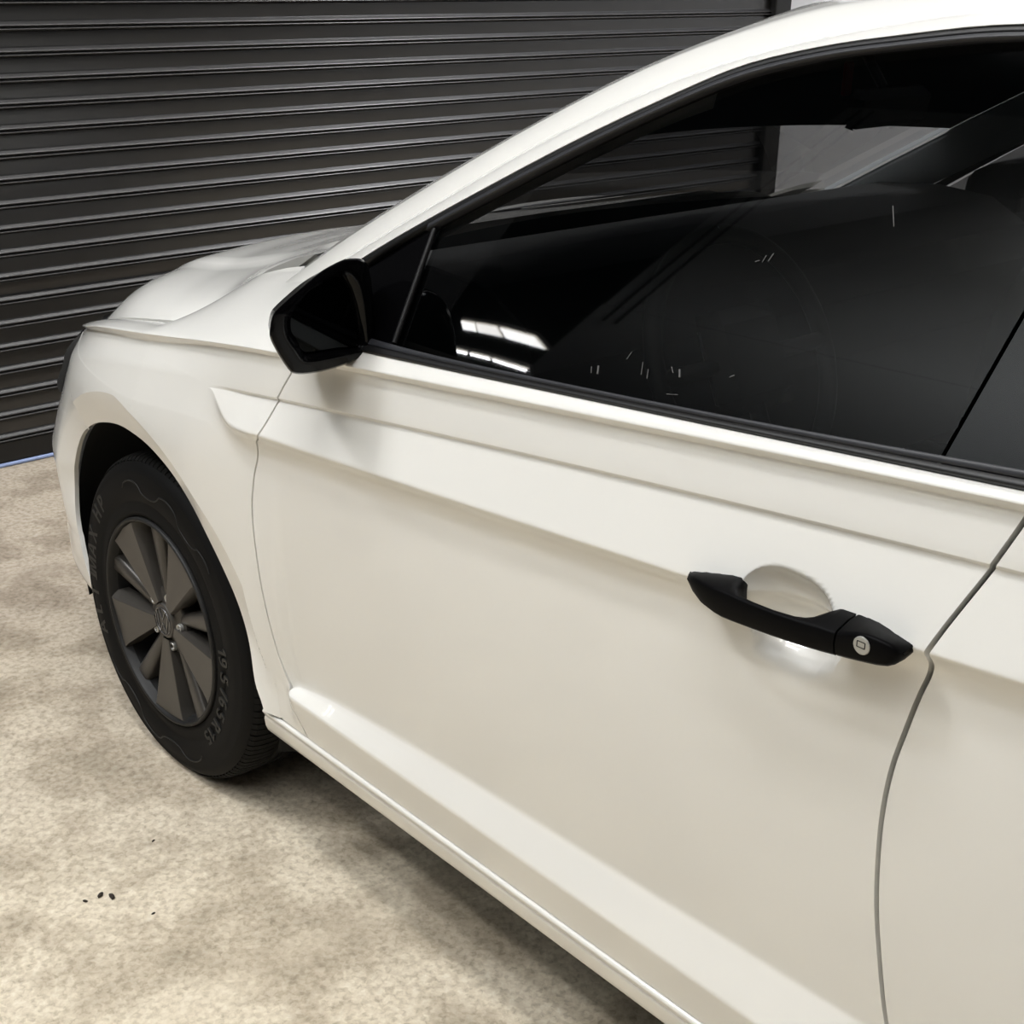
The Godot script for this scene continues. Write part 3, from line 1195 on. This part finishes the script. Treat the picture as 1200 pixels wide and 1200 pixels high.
	# cabin
	part("dashboard", extrude_z([[.34, .985], [.44, 1.028], [.58, 1.040], [.70, 1.032], [.78, .99], [.80, .93], [.74, .80], [.70, .55], [.40, .50], [.34, .80]], -.66, .66), M.dash, car)
	var sw := MB.new()
	var ax := Vector3(cos(.42), sin(.42), 0)
	var up := Vector3(-sin(.42), cos(.42), 0)
	var hub := Vector3(.93, .93, .37)
	var pts := PackedVector3Array()
	for k in 49:
		pts.append(hub + (up * cos(TAU * k / 48) + Vector3.BACK * sin(TAU * k / 48)) * .182)
	sw.tube(pts, .014, 10)
	for d in [Vector3.BACK, Vector3.FORWARD, -up]:
		sw.tube(PackedVector3Array([hub, hub + d * .18]), .013, 8)
	sw.box(hub, Vector3(.05, .15, .16), .03, Basis(Vector3.BACK, .42))
	part("steering_wheel", sw.mesh(), M.wheel_rim, car)
	seat(car, .37, M.headrest)
	seat(car, -.37, M.seat)
	var rv := MB.new()
	rv.box(Vector3(.86, 1.250, -.02), Vector3(.03, .06, .20), .012, Basis(Vector3.BACK, -.2))
	rv.tube(PackedVector3Array([Vector3(.86, 1.28, 0), Vector3(.82, 1.33, 0)]), .008)
	part("interior_mirror", rv.mesh(), M.black, car)
	var tg := MB.new()
	tg.box(Vector3(.815, 1.29, .03), Vector3(.006, .05, .022), .002)
	part("hanging_tag", tg.mesh(), M.red, car, "small red tag by the inner mirror")
	for sg in [1.0, -1.0]:
		var tp := MB.new()
		tp.box(Vector3(1.1, .70, .775 * sg), Vector3(1.3, .48, .03), .01)
		part("door_trim", tp.mesh(), M.seat, car)
	for sg in [1.0, -1.0]:
		var pt := MB.new()
		var P := [PackedVector3Array(), PackedVector3Array(), PackedVector3Array()]
		for j in 31:
			var s := j / 30.0
			var a := cub3(RAIL_TOP, lerpf(.29, .98, s))
			P[0].append(Vector3(a.x + .002, a.y - .002, (a.z - .012) * sg))
			P[1].append(Vector3(a.x + .036, a.y - .012, (a.z - .030) * sg))
			P[2].append(Vector3(a.x + .078, a.y - .060, (a.z + .040) * sg))
		pt.grid(P, Vector3(0, .3, -sg))
		part("pillar_trim", pt.mesh(), M.trim_light, car, "pale inner trim of the windscreen pillar")
	var w := build_wheel(car, "front_wheel", AXLE, "dark grey alloy wheel on a 195/65R15 tire")
	for e in [[Vector3(2.651, .303, 0), 0.0, "rear_wheel"], [Vector3(0, .303, 0), PI, "front_wheel"], [Vector3(2.651, .303, 0), PI, "rear_wheel"]]:
		var d: Node3D = w.duplicate()
		d.name = e[2]
		car.add_child(d, true)
		d.position = e[0]
		d.rotation.y = e[1]
		d.set_meta("label", "dark alloy wheel at the tail" if e[2] == "rear_wheel" else "dark alloy wheel on the far side")

func corner_bar(sg: float) -> ArrayMesh:
	var mb := MB.new()
	var pts := PackedVector3Array()
	for i in 9:
		var y := lerpf(1.125, .985, i / 8.0)
		pts.append(Vector3(.712 + .004 * (1.125 - y) / .14, y, (glass_z(.712, y) + .0005) * sg))
	mb.tube(pts, .004, 8)
	return mb.mesh()

func skin(edge: Array, x0: float, x1: float, bow: float, crown: float, bow_front: float, dy := 0.0) -> ArrayMesh:
	# sheet from one roof edge across to the other
	var mb := MB.new()
	var P := []
	for i in 41:
		var s := i / 40.0
		var a := cub3(edge, lerpf(x0, x1, s))
		var row := PackedVector3Array()
		for j in 33:
			var q := lerpf(-1, 1, j / 32.0)
			var c := 1.0 - q * q
			row.append(Vector3(a.x - bow * c - bow_front * c * (1.0 - s), a.y + crown * c + dy - .004, a.z * q * (.995 if dy == 0.0 else .97)))
		P.append(row)
	mb.grid(P, Vector3(0, 1 if dy == 0.0 else -1, 0))
	return mb.mesh()

func scratches(pane_: Node3D) -> void:
	# start x, y and end x, y on the pane
	for e in [[.86, 1.170, 1.02, 1.205, .0006], [1.372, 1.242, 1.382, 1.225, .0010], [1.238, 1.170, 1.243, 1.172, .0010], [1.247, 1.171, 1.249, 1.178, .0010], [1.254, 1.173, 1.257, 1.181, .0012], [1.118, 1.050, 1.121, 1.058, .0009], [1.142, 1.052, 1.146, 1.040, .0009], [1.153, 1.047, 1.156, 1.038, .0009], [1.183, 1.056, 1.188, 1.051, .0009], [1.195, 1.056, 1.199, 1.049, .0022], [1.071, 1.032, 1.074, 1.026, .0010], [1.081, 1.035, 1.084, 1.027, .0020], [1.262, 1.063, 1.267, 1.066, .0012], [1.19, 1.030, 1.205, 1.033, .0006], [1.391, 1.026, 1.395, 1.03, .0014], [1.440, 1.030, 1.447, 1.026, .0030]]:
		var a := Vector3(e[0], e[1], glass_z(e[0], e[1]) - .0052)
		var b := Vector3(e[2], e[3], glass_z(e[2], e[3]) - .0052)
		var mb := MB.new()
		mb.tube(PackedVector3Array([a, b]), e[4] * .6, 4)
		part("scratch", mb.mesh(), M.scratch, pane_)

# ---------------------------------------------------------------- room
func boxmesh(list: Array) -> ArrayMesh:
	var mb := MB.new()
	for e in list:
		# x0, x1, y0, y1, z0, z1
		mb.box(Vector3((e[0] + e[1]) * .5, (e[2] + e[3]) * .5, (e[4] + e[5]) * .5), Vector3(e[1] - e[0], e[3] - e[2], e[5] - e[4]), .004)
	return mb.mesh()

const SHUT_X := -1.7915
const PITCH := .06843
const SHUT_L := .75
const SHUT_R := -3.075

func slat_mesh(lean: float) -> ArrayMesh:
	var mb := MB.new()
	var prof := [[.0005, .000], [-.004, .0012], [-.020, .0018 + lean * .5], [-.037, .0012 + lean], [-.0393, .0015 + lean], [-.0400, .0020], [-.0405, .0026], [-.0440, .0064], [-.0475, .0104], [-.0500, .0130], [-.0510, .0134], [-.0522, .0128], [-.0530, .0105], [-.0535, .0065], [-.0545, .0060], [-.0562, .0085], [-.0590, .0128], [-.0605, .0146], [-.0618, .0146], [-.0632, .0125], [-.0642, .0080], [-.0650, .0035], [-.0668, .0002]]
	var P := []
	for e in prof:
		var row := PackedVector3Array()
		for j in 13:
			row.append(Vector3(e[1], e[0], lerpf(SHUT_L, SHUT_R, j / 12.0)))
		P.append(row)
	mb.grid(P, Vector3(1, .2, 0))
	return mb.mesh()

func lamp(at: Vector3, length: float, width: float, energy: float, label: String, light_on := true, axis_x := true) -> void:
	var o := thing("ceiling_lamp", label, "lamp", at, "long ceiling lamps")
	var sz := Vector3(length, .05, width) if axis_x else Vector3(width, .05, length)
	var mb := MB.new()
	mb.box(Vector3(0, .03, 0), sz + Vector3(.03, 0, .03), .006)
	part("lamp_housing", mb.mesh(), M.lamp_white, o)
	var d := MB.new()
	d.box(Vector3(0, -.004, 0), Vector3(sz.x, .016, sz.z), .003)
	part("lamp_diffuser", d.mesh(), M.glow, o)
	if light_on:
		var l := AreaLight3D.new()
		l.area_size = Vector2(sz.x, sz.z)
		l.rotation.x = -PI / 2
		l.position = Vector3(0, -.02, 0)
		l.light_energy = energy
		l.light_color = Color(.972, .982, 1.0)
		l.shadow_enabled = true
		l.area_range = 40.0
		l.area_attenuation = 2.0
		l.area_normalize_energy = true
		l.name = "lamp_light"
		o.add_child(l, true)

func noise_tex(freq: float, oct: int, ramp: Array, seed_: int, size := 1024, gain := .5, warp := 0.0, kind := FastNoiseLite.TYPE_SIMPLEX_SMOOTH) -> NoiseTexture2D:
	var nz := FastNoiseLite.new()
	nz.noise_type = kind
	nz.frequency = freq
	nz.fractal_octaves = oct
	nz.fractal_type = FastNoiseLite.FRACTAL_FBM
	nz.seed = seed_
	nz.fractal_gain = gain
	if warp > 0.0:
		nz.domain_warp_enabled = true
		nz.domain_warp_amplitude = warp
		nz.domain_warp_frequency = freq * 1.5
		nz.domain_warp_fractal_octaves = 3
	var t := NoiseTexture2D.new()
	t.width = size
	t.height = size
	t.seamless = true
	t.noise = nz
	if ramp.size():
		var g := Gradient.new()
		var off := PackedFloat32Array()
		var col := PackedColorArray()
		for e in ramp:
			off.append(e[0])
			col.append(e[1])
		g.offsets = off
		g.colors = col
		t.color_ramp = g
	return t

func materials() -> void:
	var p := mat("paint", Color8(236, 235, 230), .38)
	p.clearcoat_enabled = true
	p.clearcoat = 1.0
	p.clearcoat_roughness = .05
	mat("black", Color8(12, 12, 13), .45)
	mat("handle", Color8(9, 9, 10), .45).metallic_specular = .16
	mat("gloss_black", Color8(6, 6, 7), .1).metallic_specular = .3
	mat("frame_black", Color8(10, 10, 11), .45)
	mat("frame_grey", Color8(42, 43, 47), .45)
	mat("pillar", Color8(30, 32, 33), .12)
	mat("jamb", Color8(60, 58, 55), .6)
	mat("void_black", Color8(9, 9, 9), .9)
	mat("rubber", Color8(11, 11, 11), .7).metallic_specular = .3
	mat("tread", Color8(22, 22, 21), .8).metallic_specular = .3
	mat("rubber_mark", Color8(30, 30, 29), .5).metallic_specular = .4
	mat("alloy", Color8(72, 69, 65), .38, .3)
	mat("rim_dark", Color8(16, 16, 16), .6)
	mat("nut", Color8(190, 190, 186), .3, .7)
	mat("emblem", Color8(120, 120, 122), .25, .8)
	mat("brake", Color8(45, 43, 42), .5, .6)
	mat("lock", Color8(172, 172, 168), .35, .5)
	mat("mirror_glass", Color8(15, 17, 18), .02, .9)
	mat("lamp_dark", Color8(14, 14, 16), .12)
	mat("cowl", Color8(118, 117, 112), .6)
	mat("cowl_dark", Color8(70, 70, 68), .7)
	mat("dash", Color8(24, 26, 26), .7)
	mat("seat", Color8(30, 32, 32), .85)
	mat("headrest", Color8(120, 122, 122), .7)
	mat("wheel_rim", Color8(30, 33, 34), .5)
	mat("liner", Color8(60, 60, 60), .9)
	mat("trim_light", Color8(228, 234, 238), .7)
	mat("red", Color8(190, 40, 30), .5)
	mat("scratch", Color8(96, 96, 95), .6)
	var t := mat("tint", Color(.006, .008, .009, .70), .02)
	t.transparency = BaseMaterial3D.TRANSPARENCY_ALPHA
	var c := mat("clear", Color(.02, .03, .03, .08), .02)
	c.transparency = BaseMaterial3D.TRANSPARENCY_ALPHA
	# room
	var s := mat("shutter", Color8(34, 33, 33), .30)
	s.metallic_specular = .9
	s.roughness_texture = null
	s.albedo_texture = noise_tex(.02, 4, [[0.0, Color(.86, .86, .86)], [.5, Color(1, 1, 1)], [1.0, Color(1.12, 1.1, 1.06)]], 5, 512)
	s.uv1_triplanar = true
	s.uv1_world_triplanar = true
	s.uv1_scale = Vector3(.7, .7, .7)
	mat("shutter_dark", Color8(18, 18, 18), .5)
	mat("blue_strip", Color8(150, 168, 210), .5)  # pale blue of the thin strip at the shutter foot
	mat("wall_pale", Color8(222, 224, 228), .9)
	mat("wall_grey", Color8(236, 240, 240), .9)
	mat("wall_mid", Color8(78, 79, 80), .85)
	var wg := mat("wall_shade", Color(1, 1, 1), .9)  # gradient paints the fall of shade down the wall
	var gt := GradientTexture2D.new()
	gt.width = 8
	gt.height = 256
	gt.fill_from = Vector2(0, 0)
	gt.fill_to = Vector2(0, 1)
	var gg := Gradient.new()
	gg.offsets = PackedFloat32Array([0.0, .10, .36, 1.0])
	gg.colors = PackedColorArray([Color8(236, 240, 240), Color8(180, 183, 183), Color8(24, 25, 28), Color8(20, 20, 22)])
	gt.gradient = gg
	wg.albedo_texture = gt
	mat("wall_dark", Color8(24, 25, 28), .8)
	mat("ceiling", Color8(26, 26, 26), .9)
	mat("lamp_white", Color8(210, 210, 208), .6)
	mat("debris", Color8(44, 36, 28), .8)
	var g := mat("glow", Color8(255, 252, 244), .5)
	g.emission_enabled = true
	g.emission = Color(1.0, .97, .92)
	g.emission_energy_multiplier = 14.0
	var f := mat("concrete", Color(1, 1, 1), .78)
	f.albedo_texture = noise_tex(.045, 5, [[0.0, Color8(156, 145, 127)], [.26, Color8(196, 184, 162)], [.5, Color8(218, 206, 184)], [.70, Color8(227, 217, 196)], [1.0, Color8(240, 233, 218)]], 11, 2048, .62, 18.0)
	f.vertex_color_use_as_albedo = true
	f.uv1_triplanar = true
	f.uv1_world_triplanar = true
	f.uv1_scale = Vector3(.62, .62, .62)
	f.uv1_offset = Vector3(.17, 0, .41)
	f.detail_enabled = true
	f.detail_blend_mode = BaseMaterial3D.BLEND_MODE_MUL
	f.detail_albedo = noise_tex(.006, 6, [[0.0, Color(.78, .77, .75)], [.38, Color(.90, .89, .88)], [.6, Color(1, 1, 1)], [1.0, Color(1, 1, 1)]], 23, 1024, .6)
	f.detail_uv_layer = BaseMaterial3D.DETAIL_UV_1
	f.normal_enabled = true
	var nt := noise_tex(.05, 5, [], 31, 1024)
	nt.as_normal_map = true
	nt.bump_strength = 3.0
	f.normal_texture = nt
	f.normal_scale = .35

func room() -> void:
	# concrete, darker and greyer towards the shutter, with an uneven edge
	var fm := MB.new()
	var FX := [-13.2, -6.0, -3.0]
	for i in 41:
		FX.append(-2.2 + i * .1)
	FX.append_array([2.4, 3.0, 5.0, 9.2])
	var FZ := [-6.2, -3.0, -1.5]
	for i in 41:
		FZ.append(-1.0 + i * .1)
	FZ.append_array([3.6, 5.0, 9.7])
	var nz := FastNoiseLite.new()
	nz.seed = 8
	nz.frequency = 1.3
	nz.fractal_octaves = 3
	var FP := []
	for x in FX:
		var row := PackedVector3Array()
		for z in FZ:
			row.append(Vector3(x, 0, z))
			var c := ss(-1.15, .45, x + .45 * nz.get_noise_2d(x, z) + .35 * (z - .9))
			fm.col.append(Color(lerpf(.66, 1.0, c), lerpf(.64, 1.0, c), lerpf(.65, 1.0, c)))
		FP.append(row)
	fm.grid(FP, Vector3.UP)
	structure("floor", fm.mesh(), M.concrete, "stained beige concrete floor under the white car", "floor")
	structure("floor_slab", boxmesh([[-13.2, 9.2, -.2, -.004, -6.2, 9.7]]), M.wall_mid, "concrete slab under the floor surface", "floor")
	structure("ceiling", boxmesh([[-13.2, 9.2, 7.6, 7.8, -6.2, 9.7]]), M.ceiling, "dark warehouse ceiling above the lamps", "ceiling")
	structure("wall_front", boxmesh([[-2.1, SHUT_X - .05, 0, 7.6, -6.0, SHUT_R - .10]]), M.wall_pale, "pale grey wall beside the roller shutter", "wall")
	structure("wall_head", boxmesh([[-2.1, SHUT_X - .05, 2.75, 7.6, SHUT_R - .10, SHUT_L + .07]]), M.wall_dark, "dark wall above the roller shutter", "wall")
	structure("wall_corner", boxmesh([[-2.1, SHUT_X - .05, 0, 7.6, SHUT_L + .07, 2.25]]), M.wall_dark, "dark wall end left of the roller shutter", "wall")
	structure("wall_side", boxmesh([[-13.0, -2.1, 0, 7.6, 2.05, 2.25]]), M.wall_dark, "dark partition wall running back behind the shutter", "wall")
	structure("wall_back", boxmesh([[-5.3, 9, 0, 7.6, 5.5, 5.7]]), M.wall_grey, "grey wall facing the driver side of the car", "wall")
	var gm := MB.new()  # sheet laid over the wall, shade painted in towards the floor
	gm.grid([PackedVector3Array([Vector3(-5.3, 4.6, 5.49), Vector3(9, 4.6, 5.49)]), PackedVector3Array([Vector3(-5.3, 0, 5.49), Vector3(9, 0, 5.49)])], Vector3.FORWARD)
	structure("shade_sheet_1", gm.mesh(), M.wall_shade, "added sheet on the grey wall with shade painted towards the floor", "wall")
	structure("wall_right", boxmesh([[9.0, 9.2, 0, 7.6, -6.0, 5.5]]), M.wall_mid, "grey end wall behind the car", "wall")
	structure("wall_far", boxmesh([[-2.1, 9.2, 0, 7.6, -6.2, -6.0]]), M.wall_pale, "pale wall on the passenger side of the car", "wall")
	structure("wall_left", boxmesh([[-13.2, -13.0, 0, 7.6, 2.05, 9.7]]), M.wall_dark, "dark end wall of the hall beyond the partition", "wall")
	structure("wall_outer", boxmesh([[-13.0, 9.2, 0, 7.6, 9.5, 9.7]]), M.wall_dark, "dark outer wall of the hall beyond the partition", "wall")
	structure("wall_end", boxmesh([[9.0, 9.2, 0, 7.6, 5.7, 9.5]]), M.wall_dark, "dark short wall closing the hall behind the grey wall", "wall")
	for e in [[-5.10, "dark pipe on the grey wall nearest its free end"], [-4.98, "dark pipe on the grey wall second from its free end"]]:
		var mb := MB.new()
		mb.tube(PackedVector3Array([Vector3(e[0], 4.4, 5.46), Vector3(e[0], 7.5, 5.46)]), .011, 8)
		part("wall_pipe", mb.mesh(), M.black, self, e[1]).set_meta("category", "pipe")
	# roller shutter
	var door := thing("door_1", "dark painted steel roller shutter with ribbed slats in front of the car", "shutter")
	door.set_meta("kind", "structure")
	var flat_m := slat_mesh(0.0)
	var lean_m := slat_mesh(-.006)
	var tops := 1.23997
	# number of slats above the first measured rib so that the curtain reaches its head
	for i in range(-22, 18):
		var y := tops + .0640 - i * PITCH
		var o := part("slat", lean_m if i == 11 else flat_m, M.shutter, door)
		o.position = Vector3(SHUT_X, y, 0)
	part("bottom_bar", boxmesh([[SHUT_X - .01, SHUT_X + .012, .012, .078, SHUT_R, SHUT_L]]), M.shutter_dark, door)
	part("bottom_strip", boxmesh([[SHUT_X - .012, SHUT_X + .016, .0, .012, SHUT_R, SHUT_L]]), M.blue_strip, door, "thin blue strip along the foot of the shutter")
	part("guide_rail", boxmesh([[SHUT_X - .05, SHUT_X + .035, 0, 2.75, SHUT_R - .10, SHUT_R + .005]]), M.shutter_dark, door)
	part("guide_rail", boxmesh([[SHUT_X - .05, SHUT_X + .035, 0, 2.75, SHUT_L - .005, SHUT_L + .07]]), M.shutter_dark, door)
	part("shutter_backing", boxmesh([[SHUT_X - .05, SHUT_X - .02, 0, 2.75, SHUT_R, SHUT_L]]), M.shutter_dark, door)

func pebbles() -> void:
	var rng := RandomNumberGenerator.new()
	rng.seed = 4
	var spots := [[.285, 1.132, .006, "long dark crumb beside a rounder one on the concrete left of the sill"], [.301, 1.120, .0065, "rounder dark crumb beside a longer one on the concrete left of the sill"], [.283, 1.158, .004, "pale brown speck just below the pair of dark crumbs"], [.205, .993, .003, "single dark grain between the crumb pair and the front tire"], [.383, 1.088, .003, "dark grain right of the pair of crumbs on the open floor"]]
	for e in spots:
		var mb := MB.new()
		var L := []
		for i in 5:
			var q := PackedVector3Array()
			var h: float = [-.6, -.2, .25, .6, .8][i]
			var r: float = [.5, 1.0, .95, .6, .2][i]
			for k in 9:
				var a := TAU * k / 9
				var j := rng.randf_range(.8, 1.15)
				q.append(Vector3(cos(a) * r * j * .62, h * .7 + .42, sin(a) * r * j * 1.25) * float(e[2]))
			L.append(q)
		mb.loft(L)
		var o := part("crumb", mb.mesh(), M.debris, self, e[3])
		o.position = Vector3(e[0], 0, e[1])
		o.rotation.y = rng.randf() * TAU
		o.set_meta("category", "debris")
		o.set_meta("group", "dark crumbs on the concrete floor")

func _ready() -> void:
	# camera
	var cam := Camera3D.new()
	cam.name = "camera"
	var yaw := YAW
	var pit := PIT
	var rol := ROL
	var F := Vector3(sin(yaw) * cos(pit), sin(pit), -cos(yaw) * cos(pit))
	var R := F.cross(Vector3.UP).normalized()
	var U := R.cross(F)
	var R2 := R * cos(rol) + U * sin(rol)
	var U2 := U * cos(rol) - R * sin(rol)
	cam.transform = Transform3D(Basis(R2, U2, -F), CAM_AT)
	cam.fov = rad_to_deg(2.0 * atan(600.0 / FOCAL))
	cam.near = .05
	cam.far = 60.0
	cam.current = true
	add_child(cam)
	# sky, exposure
	var we := WorldEnvironment.new()
	we.name = "environment"
	var env := Environment.new()
	env.background_mode = Environment.BG_COLOR
	env.background_color = Color(.02, .02, .02)
	env.tonemap_mode = Environment.TONE_MAPPER_LINEAR
	env.tonemap_exposure = .535
	env.sdfgi_enabled = true
	env.ssao_enabled = true
	env.ssil_enabled = true
	we.environment = env
	add_child(we)
	materials()
	# lamps
	for e in [[-1.2, 8.5, "nearest the shutter"], [1.4, 7.5, "second from the shutter"], [4.0, 7.0, "farthest from the shutter"]]:
		lamp(Vector3(e[0], 6.7, 4.9), 2.2, .5, e[1], "long ceiling lamp by the grey wall, " + e[2])
	for e in [[.2, "nearest the shutter"], [2.6, "farthest from the shutter"]]:
		lamp(Vector3(e[0], 6.4, 2.3), 2.2, .5, 12.0, "long ceiling lamp above the driver side of the car, " + e[1])
	lamp(Vector3(-1.4, 5.6, 3.2), 1.4, .5, 22.0, "added unseen lamp off the front corner of the car, brightening the fender")  # extra lamp, put in to brighten the front fender
	for e in [[-3.4, "above the passenger side"], [-.9, "above the bonnet"], [1.4, "above the driver side"]]:
		lamp(Vector3(-.75, 5.6, e[0]), 2.3, .25, 3.5, "cross lamp hung before the roller shutter, " + e[1], true, false)
	lamp(Vector3(.4, 5.6, -4.3), 2.0, .4, 30.0, "added unseen lamp on the passenger side, brightening the pale wall")  # extra lamp, put in to lift the pale wall beside the shutter
	for e in [[-9.3, .62, 7.0, .20, "first lamp"], [-8.53, .80, 7.0, .20, "middle lamp"], [-7.78, .55, 7.0, .20, "last lamp"], [-10.0, .6, 7.65, .06, "far thin tube"], [-9.2, .75, 7.65, .06, "middle thin tube"], [-8.4, .7, 7.65, .06, "last thin tube"]]:
		lamp(Vector3(e[0], 5.0, e[2]), e[1], e[3], .8, "hall lamp beyond the partition, " + e[4])
	room()
	build_car()
	pebbles()
